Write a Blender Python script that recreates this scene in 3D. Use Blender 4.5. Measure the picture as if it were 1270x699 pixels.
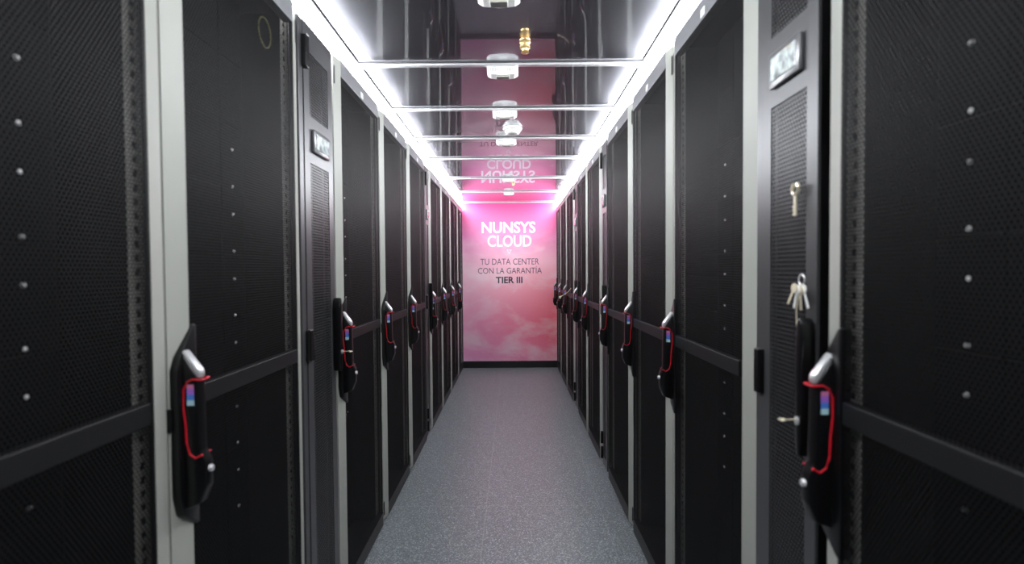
import bpy, bmesh, math, random
from mathutils import Vector, Matrix, Euler
for o in list(bpy.data.objects): bpy.data.objects.remove(o)
S = bpy.context.scene
COL = S.collection
R = math.radians
random.seed(4)

# ------------------------------------------------------------------ camera, world, exposure
XL, XR = -0.638, 0.560            # door faces of the two rows
H, CEIL, END = 1.257, 2.132, 6.385
F = 615.0
cam = bpy.data.cameras.new('camera'); camo = bpy.data.objects.new('camera', cam); COL.objects.link(camo)
cam.sensor_width = 36; cam.sensor_fit = 'HORIZONTAL'; cam.lens = F / 1270 * 36
cam.clip_start = 0.02; cam.clip_end = 100
camo.location = (0, 0, H)
pitch, yaw, roll = math.atan(14.5 / F), math.atan(1.0 / F), -0.0072
m = Matrix.Rotation(yaw, 4, 'Z') @ Matrix.Rotation(math.pi / 2 - pitch, 4, 'X') @ Matrix.Rotation(roll, 4, 'Z')
camo.rotation_euler = m.to_euler()
cam.dof.use_dof = True; cam.dof.focus_distance = 3.6; cam.dof.aperture_fstop = 2.5
S.camera = camo
w = bpy.data.worlds.new('world'); S.world = w; w.use_nodes = True
w.node_tree.nodes['Background'].inputs[0].default_value = (.55, .6, .7, 1)
w.node_tree.nodes['Background'].inputs[1].default_value = 0.03
S.view_settings.view_transform = 'Standard'; S.view_settings.look = 'None'
S.view_settings.gamma = 1; S.view_settings.use_curve_mapping = False
S.view_settings.exposure = 0.0
LED = 60.0

# ------------------------------------------------------------------ materials
def srgb(r, g, b):
    f = lambda c: (c / 255 / 12.92) if c / 255 <= .04045 else ((c / 255 + .055) / 1.055) ** 2.4
    return (f(r), f(g), f(b), 1)

def mat(name, col, rough=.5, metal=0.0, spec=.5, noise=0.0, nscale=40, emit=None, es=0, coat=0):
    m = bpy.data.materials.new(name); m.use_nodes = True
    nt = m.node_tree; p = nt.nodes['Principled BSDF']
    p.inputs['Base Color'].default_value = col
    p.inputs['Roughness'].default_value = rough
    p.inputs['Metallic'].default_value = metal
    p.inputs['Specular IOR Level'].default_value = spec
    p.inputs['Coat Weight'].default_value = coat
    if emit:
        p.inputs['Emission Color'].default_value = emit; p.inputs['Emission Strength'].default_value = es
    if noise:
        tc = nt.nodes.new('ShaderNodeTexCoord'); n = nt.nodes.new('ShaderNodeTexNoise')
        n.inputs['Scale'].default_value = nscale; n.inputs['Detail'].default_value = 4
        r = nt.nodes.new('ShaderNodeValToRGB')
        r.color_ramp.elements[0].position = .3; r.color_ramp.elements[1].position = .7
        r.color_ramp.elements[0].color = (col[0] * (1 - noise), col[1] * (1 - noise), col[2] * (1 - noise), 1)
        r.color_ramp.elements[1].color = (min(1, col[0] * (1 + noise)), min(1, col[1] * (1 + noise)), min(1, col[2] * (1 + noise)), 1)
        nt.links.new(tc.outputs['Object'], n.inputs['Vector'])
        nt.links.new(n.outputs['Fac'], r.inputs['Fac']); nt.links.new(r.outputs['Color'], p.inputs['Base Color'])
    return m

def perf_mat(name, col, rough, pitch, rad, metal=0.0, spec=.5):
    """a sheet with a staggered grid of round punched holes, laid out on the local y-z plane"""
    m = mat(name, col, rough, metal, spec); nt = m.node_tree; N = nt.nodes; L = nt.links
    p = N['Principled BSDF']; out = N['Material Output']
    tc = N.new('ShaderNodeTexCoord')
    a, b = pitch, pitch * math.sqrt(3)
    def vm(op, x, v=None, vs=None):
        n = N.new('ShaderNodeVectorMath'); n.operation = op; L.new(x, n.inputs[0])
        if v is not None: n.inputs[1].default_value = v
        return n
    sc = vm('MULTIPLY', tc.outputs['Object'], (0, 1 / a, 1 / b))
    ds = []
    for off in (0.0, 0.5):
        ad = vm('ADD', sc.outputs[0], (0, off, off))
        fr = vm('FRACTION', ad.outputs[0])
        su = vm('SUBTRACT', fr.outputs[0], (0, .5, .5))
        mu = vm('MULTIPLY', su.outputs[0], (0, a, b))
        le = vm('LENGTH', mu.outputs[0]); ds.append(le.outputs['Value'])
    mn = N.new('ShaderNodeMath'); mn.operation = 'MINIMUM'; L.new(ds[0], mn.inputs[0]); L.new(ds[1], mn.inputs[1])
    lt = N.new('ShaderNodeMath'); lt.operation = 'LESS_THAN'; L.new(mn.outputs[0], lt.inputs[0]); lt.inputs[1].default_value = rad
    tr = N.new('ShaderNodeBsdfTransparent'); mx = N.new('ShaderNodeMixShader')
    L.new(lt.outputs[0], mx.inputs[0]); L.new(p.outputs[0], mx.inputs[1]); L.new(tr.outputs[0], mx.inputs[2])
    L.new(mx.outputs[0], out.inputs[0])
    return m

M = {}
M['trim'] = mat('light_grey_paint', srgb(148, 149, 142), .5, noise=.02, nscale=12)
M['mesh'] = perf_mat('black_perforated_sheet', (.0085, .0085, .009, 1), .55, .0074, .0032, spec=.14)
M['frame'] = mat('black_door_frame', (.007, .007, .0075, 1), .45, spec=.35, noise=.08, nscale=60)
M['topframe'] = mat('dark_grey_door_head', (.16, .16, .17, 1), .4, noise=.05)
M['body'] = mat('dark_cabinet_steel', (.010, .010, .011, 1), .5, spec=.3, noise=.1, nscale=20)
M['rail'] = mat('rail_zinc', (.33, .318, .29, 1), .55, metal=.1, noise=.06, nscale=30)
M['panel'] = mat('black_blanking', (.003, .003, .0035, 1), .8, spec=.02, noise=.1, nscale=30)
M['screw'] = mat('nickel_screw', (.85, .85, .84, 1), .35, metal=.4, noise=.02)
M['plastic'] = mat('black_plastic', (.0035, .0035, .004, 1), .28, spec=.4, noise=.05, nscale=80)
M['cap'] = mat('silver_cap', (.62, .62, .63, 1), .3, metal=.6, noise=.03)
M['red'] = mat('red_trim', srgb(175, 24, 38), .35, noise=.03)
M['brass'] = mat('brass', (.85, .62, .28, 1), .35, metal=.8, noise=.03)
M['keymetal'] = mat('key_metal', (.72, .66, .5, 1), .3, metal=.6, noise=.03)
M['unit'] = mat('graphite_unit_front', (.06, .06, .063, 1), .36, metal=.3, noise=.03, nscale=10)
M['unitperf'] = perf_mat('graphite_perforated_front', (.06, .06, .063, 1), .36, .0104, .0045, metal=.3)
M['white'] = mat('white_plastic', (.82, .82, .80, 1), .35, noise=.02)
M['vent'] = mat('grey_lens', (.45, .45, .42, 1), .25, noise=.05)
M['alu'] = mat('polished_aluminium', (.8, .8, .82, 1), .36, metal=.7, noise=.02)
M['seal'] = mat('dark_seal', (.05, .05, .055, 1), .5, noise=.05)
M['black'] = mat('black_skirting', (.006, .006, .007, 1), .4, noise=.1)
M['led'] = mat('led_diffuser', (.9, .9, .9, 1), .5, emit=(.93, .96, 1, 1), es=LED)
M['yellow'] = mat('yellow_cable', srgb(110, 104, 45), .5, noise=.04)
M['ivory'] = mat('ivory_tag', srgb(200, 190, 165), .5, noise=.04)
M['screen'] = mat('display_glass', (.45, .5, .5, 1), .12, noise=.6, nscale=55, coat=.6)
M['bezel'] = mat('silver_bezel', (.16, .16, .165, 1), .3, metal=.5, noise=.03)
M['txtw'] = mat('white_print', (.85, .80, .83, 1), .5, noise=.01)
M['txtk'] = mat('dark_print', (.03, .02, .035, 1), .5, noise=.01)

# badge: bluish and pink patch
bm_ = mat('badge_print', (.5, .5, .8, 1), .3); nt = bm_.node_tree
tc = nt.nodes.new('ShaderNodeTexCoord'); sp = nt.nodes.new('ShaderNodeSeparateXYZ'); mr = nt.nodes.new('ShaderNodeMapRange')
mr.inputs[1].default_value = 1.0; mr.inputs[2].default_value = 1.044
cr = nt.nodes.new('ShaderNodeValToRGB'); cr.color_ramp.interpolation = 'CONSTANT'
cr.color_ramp.elements[0].color = srgb(170, 205, 210)
e = cr.color_ramp.elements[1]; e.position = .3; e.color = srgb(70, 120, 200)
for p_, c_ in ((.55, srgb(150, 95, 190)), (.8, srgb(190, 110, 150))):
    e = cr.color_ramp.elements.new(p_); e.color = c_
nt.links.new(tc.outputs['Object'], sp.inputs[0]); nt.links.new(sp.outputs['Z'], mr.inputs[0])
nt.links.new(mr.outputs[0], cr.inputs[0]); nt.links.new(cr.outputs[0], nt.nodes['Principled BSDF'].inputs['Base Color'])
M['badge'] = bm_

# floor: speckled grey vinyl tiles with faint seams
fm = mat('speckled_grey_vinyl', (.13, .14, .15, 1), .35, spec=.5); nt = fm.node_tree; N = nt.nodes; L = nt.links
P = N['Principled BSDF']; tc = N.new('ShaderNodeTexCoord')
def noise(sc, det=2, vec=None, rough=.5):
    n = N.new('ShaderNodeTexNoise'); n.inputs['Scale'].default_value = sc; n.inputs['Detail'].default_value = det
    n.inputs['Roughness'].default_value = rough
    L.new(vec or tc.outputs['Object'], n.inputs['Vector']); return n
def ramp(fac, *els):
    r = N.new('ShaderNodeValToRGB')
    r.color_ramp.elements[0].position, r.color_ramp.elements[0].color = els[0]
    r.color_ramp.elements[1].position, r.color_ramp.elements[1].color = els[1]
    for p_, c_ in els[2:]:
        e = r.color_ramp.elements.new(p_); e.color = c_
    L.new(fac, r.inputs[0]); return r
n1 = noise(110, 3); r1 = ramp(n1.outputs['Fac'], (.32, (.13, .148, .158, 1)), (.68, (.215, .238, .25, 1)))
v = N.new('ShaderNodeTexVoronoi'); v.inputs['Scale'].default_value = 250; L.new(tc.outputs['Object'], v.inputs['Vector'])
sx = N.new('ShaderNodeSeparateXYZ'); L.new(v.outputs['Color'], sx.inputs[0])
r2 = ramp(sx.outputs['X'], (.0, (.62, .62, .62, 1)), (.35, (1, 1, 1, 1)), (.8, (1.0, 1.0, 1.0, 1)), (.93, (2.3, 2.3, 2.3, 1)))
mx = N.new('ShaderNodeVectorMath'); mx.operation = 'MULTIPLY'; L.new(r1.outputs[0], mx.inputs[0]); L.new(r2.outputs[0], mx.inputs[1])
# seams
so = N.new('ShaderNodeSeparateXYZ'); L.new(tc.outputs['Object'], so.inputs[0])
def seam(axis, off):
    a = N.new('ShaderNodeMath'); a.operation = 'ADD'; L.new(so.outputs[axis], a.inputs[0]); a.inputs[1].default_value = off + 60
    b = N.new('ShaderNodeMath'); b.operation = 'MODULO'; L.new(a.outputs[0], b.inputs[0]); b.inputs[1].default_value = .6
    c = N.new('ShaderNodeMath'); c.operation = 'LESS_THAN'; L.new(b.outputs[0], c.inputs[0]); c.inputs[1].default_value = .003
    return c
s1, s2 = seam('X', .15), seam('Y', -.22)
mxm = N.new('ShaderNodeMath'); mxm.operation = 'MAXIMUM'; L.new(s1.outputs[0], mxm.inputs[0]); L.new(s2.outputs[0], mxm.inputs[1])
mul = N.new('ShaderNodeMath'); mul.operation = 'MULTIPLY'; L.new(mxm.outputs[0], mul.inputs[0]); mul.inputs[1].default_value = .6
mc = N.new('ShaderNodeMix'); mc.data_type = 'RGBA'; L.new(mul.outputs[0], mc.inputs[0]); L.new(mx.outputs[0], mc.inputs[6]); mc.inputs[7].default_value = (.36, .36, .37, 1)
L.new(mc.outputs[2], P.inputs['Base Color'])
M['floor'] = fm

# ceiling: glossy smoked sheet
cm = mat('smoked_glossy_sheet', (.42, .42, .45, 1), .008, metal=1.0); nt = cm.node_tree; N = nt.nodes; L = nt.links
P = N['Principled BSDF']
g = N.new('ShaderNodeBsdfGlossy'); g.inputs['Color'].default_value = (.70, .70, .76, 1); g.inputs['Roughness'].default_value = .36
mxs = N.new('ShaderNodeMixShader'); mxs.inputs[0].default_value = .20
L.new(P.outputs[0], mxs.inputs[1]); L.new(g.outputs[0], mxs.inputs[2]); L.new(mxs.outputs[0], N['Material Output'].inputs[0])
tc = N.new('ShaderNodeTexCoord'); n = noise(3, 3); r = ramp(n.outputs['Fac'], (.3, (.35, .35, .375, 1)), (.7, (.38, .38, .405, 1)))
L.new(r.outputs[0], P.inputs['Base Color'])
M['ceil'] = cm

# banner print: pink sky with clouds (y-z of the wall = object x,z)
bm_ = mat('pink_sky_print', (.8, .3, .5, 1), .5, spec=.3); nt = bm_.node_tree; N = nt.nodes; L = nt.links
P = N['Principled BSDF']; tc = N.new('ShaderNodeTexCoord'); so = N.new('ShaderNodeSeparateXYZ'); L.new(tc.outputs['Object'], so.inputs[0])
def mrange(v, a, b):
    m_ = N.new('ShaderNodeMapRange'); L.new(v, m_.inputs[0]); m_.inputs[1].default_value = a; m_.inputs[2].default_value = b; return m_.outputs[0]
zt = mrange(so.outputs['Z'], .09, 2.13); xt = mrange(so.outputs['X'], -.60, .60)
left = ramp(zt, (0, srgb(248, 165, 212)), (.25, srgb(250, 165, 200)), (.55, srgb(252, 200, 216)), (.78, srgb(224, 136, 182)), (1, srgb(205, 52, 112)))
right = ramp(zt, (0, srgb(252, 140, 165)), (.2, srgb(253, 98, 112)), (.42, srgb(252, 135, 148)), (.62, srgb(252, 188, 202)), (.78, srgb(224, 126, 170)), (1, srgb(205, 52, 112)))
mb = N.new('ShaderNodeMix'); mb.data_type = 'RGBA'; L.new(xt, mb.inputs[0]); L.new(left.outputs[0], mb.inputs[6]); L.new(right.outputs[0], mb.inputs[7])
mp = N.new('ShaderNodeMapping'); L.new(tc.outputs['Object'], mp.inputs[0]); mp.inputs['Scale'].default_value = (1.5, 1, 2.6); mp.inputs['Location'].default_value = (3.3, 0, 1.7)
mp.inputs['Rotation'].default_value = (0, R(-14), 0)
cn = noise(1.15, 7, mp.outputs[0], .6); cn.inputs['Distortion'].default_value = .25
cr_ = ramp(cn.outputs['Fac'], (.47, (0, 0, 0, 1)), (.64, (1, 1, 1, 1)))
hz = ramp(zt, (0, (.9, .9, .9, 1)), (.15, (.7, .7, .7, 1)), (.3, (.6, .6, .6, 1)), (.42, (1, 1, 1, 1)), (.6, (.8, .8, .8, 1)), (.85, (0, 0, 0, 1)))
ml = N.new('ShaderNodeMath'); ml.operation = 'MULTIPLY'; L.new(cr_.outputs[0], ml.inputs[0]); L.new(hz.outputs[0], ml.inputs[1])
ml2 = N.new('ShaderNodeMath'); ml2.operation = 'MULTIPLY'; L.new(ml.outputs[0], ml2.inputs[0]); ml2.inputs[1].default_value = .85
mcl = N.new('ShaderNodeMix'); mcl.data_type = 'RGBA'; L.new(ml2.outputs[0], mcl.inputs[0]); L.new(mb.outputs[2], mcl.inputs[6]); mcl.inputs[7].default_value = srgb(252, 222, 230)
L.new(mcl.outputs[2], P.inputs['Base Color'])
M['banner'] = bm_
M['wall'] = mat('white_wall', (.6, .6, .62, 1), .6, noise=.02)

# ------------------------------------------------------------------ mesh helpers
class MB:
    def __init__(s): s.v = []; s.f = []; s.smooth = False
    def add(s, vs, fs):
        o = len(s.v); s.v += [tuple(q) for q in vs]; s.f += [tuple(i + o for i in f) for f in fs]
    def box(s, a, b):
        x0, y0, z0 = a; x1, y1, z1 = b
        s.add([(x0, y0, z0), (x1, y0, z0), (x1, y1, z0), (x0, y1, z0), (x0, y0, z1), (x1, y0, z1), (x1, y1, z1), (x0, y1, z1)],
              [(0, 3, 2, 1), (4, 5, 6, 7), (0, 1, 5, 4), (1, 2, 6, 5), (2, 3, 7, 6), (3, 0, 4, 7)]); return s
    def bevbox(s, a, b, r):
        """box with chamfered edges"""
        bm = bmesh.new(); bmesh.ops.create_cube(bm, size=1)
        c = [(a[i] + b[i]) / 2 for i in range(3)]; d = [b[i] - a[i] for i in range(3)]
        for v in bm.verts: v.co = Vector((c[0] + v.co.x * d[0], c[1] + v.co.y * d[1], c[2] + v.co.z * d[2]))
        bmesh.ops.bevel(bm, geom=bm.edges[:], offset=r, segments=2, affect='EDGES', profile=.5)
        s.frombm(bm); return s
    def frombm(s, bm):
        bm.verts.index_update()
        s.add([v.co[:] for v in bm.verts], [[v.index for v in f.verts] for f in bm.faces]); bm.free()
    def prism(s, poly, axis, a, b, r=0):
        """polygon in the two other axes, extruded along axis from a to b"""
        n = len(poly)
        def P(p, t):
            return {'x': (t, p[0], p[1]), 'y': (p[0], t, p[1]), 'z': (p[0], p[1], t)}[axis]
        bm = bmesh.new()
        va = [bm.verts.new(P(p, a)) for p in poly]; vb = [bm.verts.new(P(p, b)) for p in poly]
        bm.faces.new(va[::-1]); bm.faces.new(vb)
        for i in range(n): bm.faces.new((va[i], va[(i + 1) % n], vb[(i + 1) % n], vb[i]))
        bmesh.ops.recalc_face_normals(bm, faces=bm.faces[:])
        if r: bmesh.ops.bevel(bm, geom=bm.edges[:], offset=r, segments=2, affect='EDGES', profile=.5)
        s.frombm(bm); return s
    def tube(s, pts, r, n=8):
        pts = [Vector(p) for p in pts]; rings = []
        for i, p in enumerate(pts):
            t = (pts[min(i + 1, len(pts) - 1)] - pts[max(i - 1, 0)]).normalized()
            u = t.cross(Vector((0, 0, 1)));
            if u.length < .2: u = t.cross(Vector((0, 1, 0)))
            u.normalize(); w_ = t.cross(u)
            rings.append([p + r * (math.cos(2 * math.pi * k / n) * u + math.sin(2 * math.pi * k / n) * w_) for k in range(n)])
        vs = [q for g_ in rings for q in g_]; fs = []
        for i in range(len(pts) - 1):
            for k in range(n):
                fs.append((i * n + k, i * n + (k + 1) % n, (i + 1) * n + (k + 1) % n, (i + 1) * n + k))
        fs.append(tuple(range(n))[::-1]); fs.append(tuple((len(pts) - 1) * n + k for k in range(n)))
        s.add(vs, fs); return s
    def lathe(s, prof, c, axis='z', n=24):
        """prof = (radius, height) pairs, about an axis through c"""
        vs = []
        for (rr, hh) in prof:
            for k in range(n):
                a = 2 * math.pi * k / n; p, q = rr * math.cos(a), rr * math.sin(a)
                vs.append({'z': (c[0] + p, c[1] + q, c[2] + hh), 'x': (c[0] + hh, c[1] + p, c[2] + q), 'y': (c[0] + p, c[1] + hh, c[2] + q)}[axis])
        fs = []
        for i in range(len(prof) - 1):
            for k in range(n): fs.append((i * n + k, i * n + (k + 1) % n, (i + 1) * n + (k + 1) % n, (i + 1) * n + k))
        fs.append(tuple(range(n))[::-1]); fs.append(tuple((len(prof) - 1) * n + k for k in range(n)))
        s.add(vs, fs); return s
    def build(s, name, m, parent=None, smooth=False):
        me = bpy.data.meshes.new(name); me.from_pydata(s.v, [], s.f); me.update()
        bm = bmesh.new(); bm.from_mesh(me); bmesh.ops.recalc_face_normals(bm, faces=bm.faces[:]); bm.to_mesh(me); bm.free()
        me.materials.append(m)
        if smooth:
            for p in me.polygons: p.use_smooth = True
            try: me.set_sharp_from_angle(angle=R(38))
            except Exception: pass
        o = bpy.data.objects.new(name, me); COL.objects.link(o)
        if parent: o.parent = parent
        return o

def tag(o, label=None, cat=None, group=None, kind=None):
    if label: o['label'] = label
    if cat: o['category'] = cat
    if group: o['group'] = group
    if kind: o['kind'] = kind
    return o
def empty(name, loc=(0, 0, 0), rz=0):
    o = bpy.data.objects.new(name, None); COL.objects.link(o); o.location = loc; o.rotation_euler = (0, 0, rz)
    o.empty_display_size = .1; return o
def kids(o): return [c for c in bpy.data.objects if c.parent == o]
def copy_tree(o, parent=None):
    c = o.copy(); COL.objects.link(c)
    if parent: c.parent = parent
    for ch in kids(o):
        copy_tree(ch, c)
    return c

# ------------------------------------------------------------------ structure
Y0 = -1.0
MB().box((-1.75, Y0, -.05), (1.70, END, 0)).build('floor', M['floor'])['kind'] = 'structure'
MB().box((-1.75, END, -.05), (1.70, END + .1, 2.35)).build('wall_back', M['wall'])['kind'] = 'structure'
MB().box((-1.80, Y0, -.05), (-1.75, END + .1, 2.35)).build('wall_left', M['wall'])['kind'] = 'structure'
MB().box((1.70, Y0, -.05), (1.75, END + .1, 2.35)).build('wall_right', M['wall'])['kind'] = 'structure'
MB().bevbox((XL - .02, END - .014, 0), (XR + .02, END - .0005, .088), .003).build('baseboard_back', M['black'])['kind'] = 'structure'

# the solid room ceiling above the glossy aisle sheets
MB().box((-1.80, Y0, 2.35), (1.75, END + .1, 2.40)).build('ceiling', M['wall'])['kind'] = 'structure'

# ceiling panels between cross bars
bars = [-.25, .34, .93, 1.52, 2.11, 2.69, 3.28, 3.87, 4.69, 5.51, 6.365]
CX0, CX1 = -.652, .562
panel_say = {1: 'glossy smoked ceiling panel nearest the camera, before the first sensor box',
    2: 'glossy smoked ceiling panel ahead of the first visible white sensor box',
    3: 'glossy smoked ceiling panel holding the large brass sprinkler',
    4: 'glossy smoked ceiling panel just beyond the brass sprinkler panel, without fittings of its own',
    5: 'glossy smoked ceiling panel holding the round white smoke detector',
    6: 'glossy smoked ceiling panel reflecting the dark slogan lines beyond the smoke detector',
    7: 'long glossy ceiling panel reflecting the white words upside down beside the slogan panel',
    8: 'long glossy ceiling panel with the tiny far brass sprinkler',
    9: 'last glossy ceiling panel touching the pink end wall, tinted deep pink'}
for i in range(2, len(bars) - 1):
    a, b = bars[i] + .014, bars[i + 1] - .014
    Ln = b - a; nx, ny = 16, 24; sag = .0006 * (Ln / .59)
    vs, fs = [], []
    for j in range(ny + 1):
        for k in range(nx + 1):
            u, v_ = 2 * k / nx - 1, 2 * j / ny - 1
            z = CEIL - sag * (1 - v_ * v_) - .0012 * (1 - u * u) * (1 - .5 * v_ * v_)
            vs.append((CX0 + (CX1 - CX0) * k / nx, a + Ln * j / ny, z))
    for j in range(ny):
        for k in range(nx):
            q = j * (nx + 1) + k; fs.append((q, q + 1, q + nx + 2, q + nx + 1))
    top = len(vs); vs += [(x, y, z + .006) for (x, y, z) in vs]
    fs += [tuple(i_ + top for i_ in f[::-1]) for f in fs]
    t = MB(); t.add(vs, fs)
    # close the rim
    rim = [k for k in range(nx + 1)] + [j * (nx + 1) + nx for j in range(1, ny + 1)] + [ny * (nx + 1) + k for k in range(nx - 1, -1, -1)] + [j * (nx + 1) for j in range(ny - 1, 0, -1)]
    for q in range(len(rim)):
        p1, p2 = rim[q], rim[(q + 1) % len(rim)]; t.f.append((p1, p2, p2 + top, p1 + top))
    root = empty('ceiling_panel', (0, a, CEIL))
    o = t.build('sheet', M['ceil'], root, smooth=True); o.location = (0, -a, -CEIL)
    e_ = MB()
    for X in (CX0 + .006, CX1 - .012):
        e_.box((X - .002, .055, -.009), (X + .008, Ln - .004, .0))
    e_.build('edge_seal', M['seal'], root)
    tag(root, panel_say.get(i, 'glossy smoked ceiling panel'), 'ceiling panel', 'glossy panels over the aisle')
bar_say = {3: 'polished ceiling cross bar carrying the sensor box cut by the photo top edge',
    4: 'polished ceiling cross bar in front of the large white sensor box, widest in view', 5: 'polished ceiling cross bar carrying the second white sensor box, beyond the widest bar',
    6: 'polished ceiling cross bar just beyond the round smoke detector', 7: 'polished ceiling cross bar without any box, next beyond the smoke detector bar',
    8: 'polished ceiling cross bar carrying the small sensor box above the reflected white words',
    9: 'polished ceiling cross bar carrying the farthest small sensor box', 10: 'thin polished ceiling bar touching the pink end wall'}
for i in range(3, len(bars)):
    y = bars[i]
    root = empty('ceiling_bar', (0, y, CEIL))
    MB().bevbox((CX0 + .004, -.004, -.012), (CX1 - .004, .020, .004), .002).build('rail', M['alu'], root)
    MB().box((CX0 + .004, -.0135, -.004), (CX1 - .004, -.005, .004)).build('seal', M['seal'], root)
    tag(root, bar_say[i], 'ceiling bar', 'cross bars between the ceiling panels')

# LED profiles along both long edges of the ceiling
for nm, X, s, lab in (('l', CX0, 1, 'continuous white light strip above the left row of cabinets'), ('r', CX1, -1, 'continuous white light strip above the right row of cabinets')):
    root = empty('light_strip', (X, Y0, 2.056))
    h = MB().box((-.03 * s, 0, -.002), (-.0245 * s, END - Y0 - .002, .085)); h.box((-.0245 * s, 0, .062), (-.012 * s, END - Y0 - .002, .075))
    h.build('housing', M['alu'], root)
    MB().prism([(-.024 * s, 0), (-.018 * s, 0), (.006 * s, .052), (.006 * s, .060), (-.024 * s, .060)], 'y', .002, END - Y0 - .004).build('diffuser', M['led'], root)
    tag(root, lab, 'light')

# ------------------------------------------------------------------ server cabinet prototype
# local frame: x=0 door face (+x to the aisle), y 0..0.6 along the row (handle at y=0), z up
W = .6
def rack_proto():
    root = empty('server_cabinet')
    g = .002
    c = MB()
    c.box((-.95, g, .0), (-.03, g + .012, 2.045)); c.box((-.95, W - g - .012, .0), (-.03, W - g, 2.045))
    c.box((-.95, g + .012, .0), (-.938, W - g - .012, 2.045))
    c.box((-.938, g + .012, 2.03), (-.03, W - g - .012, 2.045)); c.box((-.938, g + .012, .0), (-.03, W - g - .012, .03))
    c.box((-.034, g + .012, .0), (-.028, W - g - .012, .024))
    c.build('cabinet_body', M['body'], root)
    # door frame: black stiles/rails behind and around the sheet
    f = MB()
    f.box((-.026, .05, .022), (0.0, W - .05, .085))
    f.box((-.008, .05, .085), (-.0015, .055, 1.99)); f.box((-.008, W - .055, .085), (-.0015, W - .05, 1.99))
    f.build('door_frame', M['frame'], root)
    MB().bevbox((-.026, .05, 1.985), (.001, W - .05, 2.048), .0015).build('door_head', M['topframe'], root)
    MB().box((-.0015, .0505, .085), (-.0005, W - .0505, 1.985)).build('perforated_panel', M['mesh'], root)
    MB().bevbox((-.014, .0625, .99), (.003, W - .0625, 1.03), .002).build('crossbar', M['frame'], root)
    for side in (0, 1):
        p = [(.0, .05), (-.012, .003), (-.018, .003), (-.008, .05)]
        if side: p = [(x, W - y) for x, y in p]
        t = MB().prism(p, 'z', .024, 2.046)
        tr = t.build('edge_trim', M['trim'], root)
        yy = .010 if not side else W - .010
        for z0 in (.045, 1.945):
            MB().box((-.014, yy - .004, z0), (-.0085, yy + .004, z0 + .065)).build('slot', M['black'], tr)
    MB().bevbox((.001, .285, 1.992), (.003, .315, 2.016), .0008).build('label_plate', M['white'], root)
    # mounting rails with square holes
    for y0, fl in ((.017, 0), (.541, 1)):
        r = MB()
        r.box((-.034, y0, .04), (-.032, y0 + .015, 2.02)); r.box((-.034, y0 + .027, .04), (-.032, y0 + .042, 2.02))
        z = .04
        while z < 2.0:
            r.box((-.034, y0 + .015, z), (-.032, y0 + .027, z + .012)); z += .025
        r.build('mounting_rail', M['rail'], root)
    b = MB()
    z = .06
    while z < 1.95:
        b.bevbox((-.14, .085, z + .0012), (-.134, .515, z + .177), .0015); z += .1778
    for y in (.20, .40): b.bevbox((-.136, y, .06), (-.130, y + .004, 1.98), .001)
    b.build('blanking_panel', M['panel'], root)
    # lever handle
    pl = MB().prism([(.006, .83), (.006, 1.07), (.014, 1.095), (.054, 1.155), (.064, 1.155), (.064, .757), (.054, .757), (.014, .79)], 'x', -.014, .006, .004).build('handle', M['plastic'], root, True)
    MB().prism([(.004, 1.095), (.012, 1.088), (.034, 1.052), (.036, .915), (.047, .893), (.047, .845), (.034, .812), (.004, .80)], 'y', .018, .044, .004).build('lever', M['plastic'], pl, True)
    MB().prism([(-.001, 1.106), (.006, 1.110), (.036, 1.070), (.038, 1.058), (.032, 1.052), (.006, 1.083)], 'y', .021, .041, .0055).build('lever_tip', M['cap'], pl, True)
    path = [(.040, 1.052), (.024, 1.053), (.014, 1.047), (.007, 1.033), (.006, 1.0), (.010, .965), (.011, .93), (.017, .909), (.028, .901), (.041, .908)]
    t = MB()
    for y in (.0178, .0442): t.tube([(x, y, z) for x, z in path], .0022)
    t.tube([(.0405, .0178, 1.052), (.042, .031, 1.052), (.0405, .0442, 1.052)], .0022)
    t.build('red_trim', M['red'], pl, True)
    for y0 in (.0168, .0440): MB().box((.014, y0, 1.003), (.027, y0 + .0012, 1.043)).build('badge', M['badge'], pl)
    MB().lathe([(.007, -.004), (.007, .004), (.0055, .006), (.003, .006), (.003, .003)], (.047, .031, .878), 'x', 20).build('lock_cylinder', M['cap'], pl, True)
    MB().bevbox((-.018, -.0005, .955), (-.006, .0085, 1.0), .0015).build('latch_tab', M['plastic'], pl)
    return root

def screws(root):
    bp = [c for c in kids(root) if c.name.startswith('blanking_panel')][0]
    for y in (.455, .145):
        me = None
        for k in range(-5, 4):
            for z0 in (1.239, 1.315):
                z = z0 + .1774 * k
                if z > 1.62 or z < .55: continue
                if me is None:
                    o = MB().lathe([(.0042, 0), (.0042, .002), (.003, .0036), (.001, .0042)], (0, 0, 0), 'x', 12).build('screw', M['screw'], bp, True); me = o
                else:
                    o = me.copy(); COL.objects.link(o)
                o.location = (-.1335, y, z)

proto = rack_proto()
L_ = [(.324, .924), (.924, 1.514), (1.819, 2.434), (2.434, 3.052), (3.052, 3.66), (3.835, 4.46), (4.46, 5.079), (5.079, 5.763), (5.763, 6.36)]
R_ = [(.300, .900), (1.158, 1.767), (1.767, 2.358), (2.358, 2.969), (3.154, 3.751), (3.751, 4.311), (4.542, 5.168), (5.168, 5.787), (5.787, 6.36)]
say_L = ['black mesh server cabinet cut by the left photo edge, first of the left row',
 'black mesh server cabinet with a yellow cable loop behind its mesh, left row',
 'black mesh server cabinet just beyond the grey cooling unit nearest on the left',
 'black mesh server cabinet in the left row, second beyond the nearest left cooling unit',
 'black mesh server cabinet right before the farther left cooling unit',
 'black mesh server cabinet right behind the farther left cooling unit',
 'black mesh server cabinet in the left row, third from the pink end wall',
 'black mesh server cabinet in the left row, second from the pink end wall',
 'black mesh server cabinet touching the pink end wall on the left']
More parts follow.
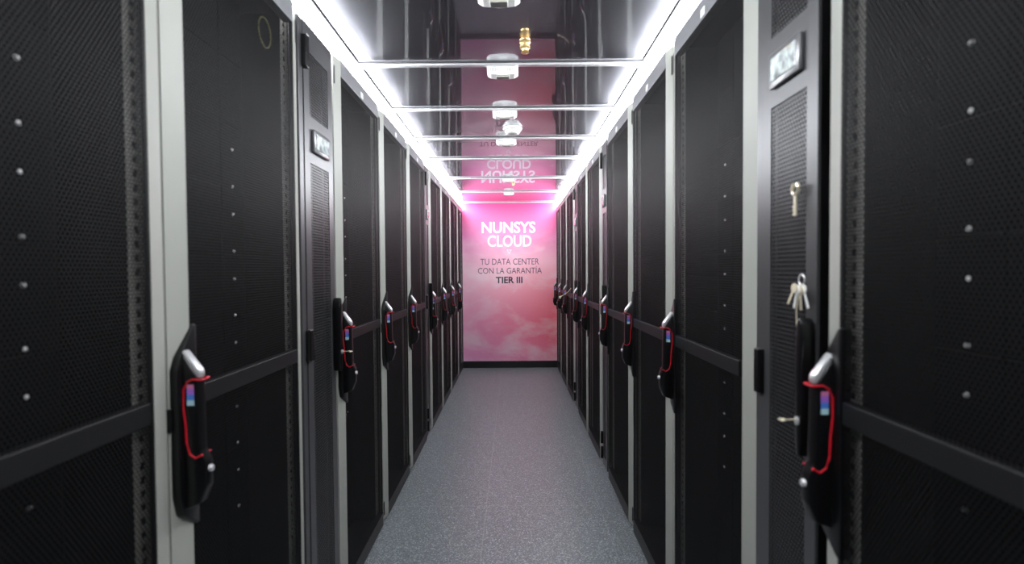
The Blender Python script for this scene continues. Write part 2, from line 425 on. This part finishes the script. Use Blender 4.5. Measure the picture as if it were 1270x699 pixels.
say_R = ['black mesh server cabinet cut by the right photo edge, first of the right row',
 'black mesh server cabinet just beyond the cooling unit with hanging keys, right row',
 'black mesh server cabinet in the right row, second beyond the cooling unit with keys',
 'black mesh server cabinet right before the middle cooling unit of the right row',
 'black mesh server cabinet right behind the middle cooling unit of the right row',
 'black mesh server cabinet right before the farthest cooling unit on the right',
 'black mesh server cabinet in the right row behind the farthest cooling unit',
 'black mesh server cabinet in the right row, second from the pink end wall',
 'black mesh server cabinet touching the pink end wall on the right']
first = True
racks = []
for side, lst, say in (('L', L_, say_L), ('R', R_, say_R)):
    for i, (a, b) in enumerate(lst):
        racks.append((side, i, a, b, say[i]))
near = {('L', 0), ('L', 1), ('R', 0), ('R', 1), ('L', 2)}
nodes = []
for k, (side, i, a, b, lab) in enumerate(racks):
    o = proto if k == 0 else copy_tree(proto)
    nodes.append(((side, i), o))
    if side == 'L': o.location = (XL, a, 0); o.rotation_euler = (0, 0, 0)
    else: o.location = (XR, b, 0); o.rotation_euler = (0, 0, math.pi)
    o.scale = (1, (b - a) / W, 1)
    tag(o, lab, 'server cabinet', 'server cabinets in two rows')
for key, o in nodes:
    if key in near: screws(o)

# ------------------------------------------------------------------ cooling unit prototype: hinge at y=0, w = .3
def unit_proto():
    root = empty('cooling_unit')
    c = MB(); c.box((-.95, .002, 0), (-.05, .016, 2.045)); c.box((-.95, .284, 0), (-.05, .298, 2.045))
    c.box((-.95, .016, 0), (-.935, .284, 2.045)); c.box((-.935, .016, 2.02), (-.05, .284, 2.045)); c.box((-.935, .016, 0), (-.05, .284, .03))
    c.box((-.09, .274, .0), (-.085, .284, 2.045))
    c.box((-.30, .016, .03), (-.29, .284, 2.02))
    c.build('cabinet_body', M['body'], root)
    f = MB()
    X0, X1 = -.012, -.006
    f.box((X0, .036, .03), (X1, .078, 2.04))             # hinge stile
    f.box((X0, .232, .03), (X1, .272, 2.04))             # lock stile
    f.box((X0, .078, 1.955), (X1, .232, 2.04)); f.box((X0, .078, 1.605), (X1, .232, 1.755)); f.box((X0, .078, .03), (X1, .232, .085))
    f.build('door_frame', M['unit'], root)
    MB().bevbox((-.02, .003, .02), (-.008, .033, 2.04), .002).build('side_post', M['unit'], root)
    MB().box((-.0085, .0785, .0855), (-.0075, .2315, 1.6045)).build('perforated_panel', M['unitperf'], root)
    MB().box((-.0085, .0785, 1.7555), (-.0075, .2315, 1.9545)).build('perforated_panel', M['unitperf'], root)
    d = MB().bevbox((-.006, .088, 1.640), (.005, .220, 1.716), .005).build('display', M['bezel'], root, True)
    MB().bevbox((.0045, .100, 1.653), (.007, .208, 1.703), .001).build('screen', M['screen'], d)
    for z in (.06, .155, .975, 1.89):
        MB().bevbox((-.008, .024, z), (.008, .05, z + (.075 if z < .5 else .10)), .003).build('hinge', M['plastic'], root)
    h = MB().prism([(.252, .90), (.246, .93), (.246, 1.13), (.25, 1.155), (.259, 1.165), (.268, 1.155), (.272, 1.13), (.272, .93), (.266, .90)], 'x', -.006, .022, .005).build('handle', M['plastic'], root, True)
    MB().lathe([(.008, -.002), (.008, .003), (.005, .004)], (.022, .259, .968), 'x', 16).build('lock_cylinder', M['cap'], h)
    return root
up = unit_proto()
units = [('L', 1.514, 1.819, 'tall narrow grey cooling unit with bright display, nearest on the left'),
         ('L', 3.66, 3.835, 'narrow cooling unit sliver in the far half of the left row'),
         ('R', .900, 1.158, 'tall narrow grey cooling unit with keys hanging on its perforated front'),
         ('R', 2.969, 3.154, 'narrow cooling unit midway along the right row'),
         ('R', 4.311, 4.542, 'farthest narrow cooling unit of the right row')]
for k, (s, a, b, lab) in enumerate(units):
    o = up if k == 0 else copy_tree(up)
    if s == 'L': o.location = (XL, a, 0)
    else: o.location = (XR, b, 0); o.rotation_euler = (0, 0, math.pi)
    o.scale = (1, (b - a) / .3, 1)
    tag(o, lab, 'cooling unit', 'narrow cooling units between the cabinets')

# ------------------------------------------------------------------ banner on the end wall
root = empty('wall_banner', (0, END, 0))
BX0, BX1 = XL - .01, XR + .01
bn = MB().box((BX0, -.004, .088), (BX1, -.0005, 2.14)).build('print', M['banner'], root)
PX = F / END
def text(body, x0, x1, y0, y1, m, off, name, nudge=0):
    cu = bpy.data.curves.new(name, 'FONT'); cu.body = body; cu.size = 1; cu.offset = off; cu.resolution_u = 4
    to = bpy.data.objects.new('tmp', cu); COL.objects.link(to)
    dg = bpy.context.evaluated_depsgraph_get(); dg.update()
    me = bpy.data.meshes.new_from_object(to.evaluated_get(dg)); bpy.data.objects.remove(to)
    xs = [v.co.x for v in me.vertices]; ys = [v.co.y for v in me.vertices]
    X0, X1 = (x0 - 636 ) / PX, (x1 - 636) / PX
    Z1, Z0 = H - (y0 - 335) / PX, H - (y1 - 335) / PX
    ax, bx, ay, by = min(xs), max(xs), min(ys), max(ys)
    for v in me.vertices:
        v.co = ((X0 + (v.co.x - ax) / (bx - ax) * (X1 - X0)), -.0047, Z0 + (v.co.y - ay) / (by - ay) * (Z1 - Z0))
    bm = bmesh.new(); bm.from_mesh(me)
    r = bmesh.ops.extrude_face_region(bm, geom=bm.faces[:])
    bmesh.ops.translate(bm, verts=[g for g in r['geom'] if isinstance(g, bmesh.types.BMVert)], vec=(0, .0003, 0))
    bmesh.ops.recalc_face_normals(bm, faces=bm.faces[:])
    for f_ in bm.faces: f_.smooth = False
    bm.to_mesh(me); bm.free()
    me.materials.clear(); me.materials.append(m); me.name = name
    o = bpy.data.objects.new(name, me); COL.objects.link(o); o.parent = root
    return o
text('NUNSYS', 598, 664.5, 275, 289, M['txtw'], .022, 'lettering')
text('CLOUD', 605, 659.5, 291.5, 306, M['txtw'], .022, 'lettering')
text('TU DATA CENTER', 596, 668.5, 320.5, 328, M['txtk'], -.005, 'lettering')
text('CON LA GARANTÍA', 593, 672, 330, 339, M['txtk'], -.005, 'lettering')
text('TIER III', 615, 648, 343, 351, M['txtk'], .025, 'lettering')
# small outlined triangle pointing down
cxm = (631.8 - 636) / PX; zt_, zb_ = H - (309.5 - 335) / PX, H - (315 - 335) / PX; hw = 3.2 / PX
t = MB(); A_ = (cxm - hw, zt_); B_ = (cxm + hw, zt_); C_ = (cxm, zb_)
g0 = (cxm, (zt_ * 2 + zb_) / 3); inn = [tuple(g0[i] + (p[i] - g0[i]) * .6 for i in (0, 1)) for p in (A_, B_, C_)]
oo = [A_, B_, C_]
for k in range(3):
    p, q = oo[k], oo[(k + 1) % 3]; pi, qi = inn[k], inn[(k + 1) % 3]
    t.prism([p, q, qi, pi], 'y', -.0047, -.004)
t.build('triangle_mark', M['txtw'], root)
tag(root, 'pink cloudy sky wall print with company name and slogan lettering', 'wall print')

# ------------------------------------------------------------------ ceiling fittings
ctr = -.037
box_say = {1.52: 'white sensor box at the very top edge of the photo', 2.11: 'largest whole white sensor box on the ceiling, at the widest cross bar',
           2.69: 'second whole white sensor box, between the largest box and the smoke detector', 3.28: 'white sensor box just beyond the round smoke detector',
           4.69: 'small white sensor box above the reflected company name', 5.51: 'smallest white sensor box, nearest the pink wall'}
def sensor():
    root = empty('sensor_box')
    b = MB(); b.prism([(-.066, 0), (-.066, -.030), (-.05, -.040), (0, -.045), (.05, -.040), (.066, -.030), (.066, 0)], 'y', 0, .055, .003)
    b.build('housing', M['white'], root, True)
    v = MB()
    for s in (-1, 1):
        for k in range(5):
            x = s * (.022 + .007 * k); v.bevbox((x - .0022, -.0015, -.028), (x + .0022, .002, -.012), .0006)
    v.build('vent_slots', M['vent'], root)
    MB().bevbox((-.028, .010, -.048), (.028, .045, -.042), .002).build('lens', M['vent'], root)
    return root
sp_ = sensor()
for k, y in enumerate(sorted(box_say)):
    o = sp_ if k == 0 else copy_tree(sp_)
    o.location = (ctr, y + .015, CEIL - .0022)
    if y > 4: o.scale = (.85, .9, .8)
    tag(o, box_say[y], 'sensor', 'white sensor boxes on the ceiling')
root = empty('smoke_detector', (.005, 3.06, CEIL - .003))
MB().lathe([(.030, 0), (.056, 0), (.059, -.006), (.058, -.014), (.050, -.017)], (0, 0, 0), 'z', 32).build('base', M['white'], root, True)
MB().lathe([(.046, -.017), (.047, -.026), (.040, -.036), (.028, -.040), (.01, -.041)], (0, 0, 0), 'z', 32).build('sensor_head', M['white'], root, True)
MB().lathe([(.0475, -.019), (.0482, -.021), (.0482, -.023), (.0475, -.025)], (0, 0, 0), 'z', 32).build('intake_ring', M['vent'], root, True)
tag(root, 'round white smoke detector on the glossy ceiling', 'smoke detector')
def sprinkler(x, y, lab, s=1):
    root = empty('sprinkler_head', (x, y, CEIL - .0015)); root.scale = (s, s, s)
    MB().lathe([(.010, 0), (.017, 0), (.018, -.004), (.013, -.008), (.012, -.012), (.016, -.014), (.016, -.022), (.011, -.025), (.010, -.030)], (0, 0, 0), 'z', 24).build('nozzle_body', M['brass'], root, True)
    MB().lathe([(.006, -.030), (.012, -.033), (.013, -.036), (.008, -.038)], (0, 0, 0), 'z', 12).build('deflector', M['brass'], root, True)
    tag(root, lab, 'sprinkler', 'brass nozzles on the ceiling')
sprinkler(.053, 1.915, 'large brass sprinkler nozzle in front of the widest ceiling bar', 1.2)
sprinkler(.012, 4.98, 'tiny far brass sprinkler nozzle between the last two sensor boxes', .8)

# ------------------------------------------------------------------ keys, cords
def key(loc, rot, lab, name='key', s=1, flat=False):
    """key in local x-z: bow at top, blade downward"""
    root = empty(name, loc); root.rotation_euler = rot; root.scale = (s, s, s)
    b = bmesh.new(); t = MB()
    pts = []
    for k in range(14):
        a = R(115) + k * R(310) / 13 - R(0)
        pts.append((.0, .008 * math.cos(a), .008 * math.sin(a)))
    t.tube(pts, .0028, 8); b.free()
    t.build('bow', M['keymetal'], root, True)
    bl = MB().bevbox((-.0014, -.0032, -.040), (.0014, .0032, -.007), .0008)
    for z, d in ((-.037, .0052), (-.031, .0045), (-.026, .0055)): bl.box((-.0012, .002, z - .0018), (.0012, d, z + .0012))
    bl.build('blade', M['keymetal'], root)
    tag(root, lab, 'key')
    return root
key((XR - .004, .978, 1.412), (0, 0, 0), 'small pale key stuck upright on the perforated front of the right cooling unit', s=1.3)
k = key((XR - .05, .936, .970), (0, R(-90), 0), 'pale key in the lock of the right cooling unit, beside the nearest right handle', s=.75)
k = key((XL + .052, 1.777, .970), (0, R(90), 0), 'pale key in the lock of the left cooling unit handle', s=.8)
# bunch of keys hanging on the right unit
root = empty('key_bunch', (XR - .004, .950, 1.235))
t = MB(); t.tube([(-.003, .010 * math.cos(a), .010 * math.sin(a)) for a in [2 * math.pi * q / 16 for q in range(17)]], .0012, 6); t.build('ring', M['screw'], root, True)
for q, (ang, mm) in enumerate(((-24, 'screw'), (-4, 'keymetal'), (16, 'screw'), (34, 'ivory'))):
    t = MB().lathe([(.004, -.001), (.0095, -.001), (.0095, .001), (.004, .001)], (-.004 - q * .0022, 0, -.020), 'x', 16)
    t.bevbox((-.0050 - q * .0022, -.0030, -.058), (-.003 - q * .0022, .0030, -.027), .0006)
    o = t.build('key', M[mm], root); o.rotation_euler = (R(ang), 0, 0)
t = MB(); t.tube([(-.004, -.002, -.01), (-.006, .004, -.03), (-.006, .012, -.06), (-.005, .012, -.09), (-.004, .006, -.12), (-.004, .0, -.14)], .0012, 6)
t.build('cord', M['ivory'], root, True)
tag(root, 'bunch of keys on a ring with a thin cord hanging on the right cooling unit', 'key bunch')
# yellow cable loop behind the mesh of the second left cabinet
t = MB(); t.tube([(XL - .05, 1.40 + .034 * math.cos(a), 1.925 + .04 * math.sin(a)) for a in [2 * math.pi * q / 24 for q in range(25)]], .0022, 8)
tag(t.build('cable_loop', M['yellow'], None, True), 'yellow cable loop seen behind the mesh of the second left cabinet', 'cable')
# pale cord at a far right handle
t = MB(); t.tube([(XR - .06, 4.26, 1.10), (XR - .085, 4.25, 1.07), (XR - .125, 4.24, 1.045), (XR - .150, 4.24, 1.03)], .003, 6)
t.bevbox((XR - .165, 4.232, 1.015), (XR - .148, 4.248, 1.033), .002)
tag(t.build('key_lanyard', M['ivory'], None, True), 'pale cord with tag sticking out from a far right cabinet handle', 'cord')
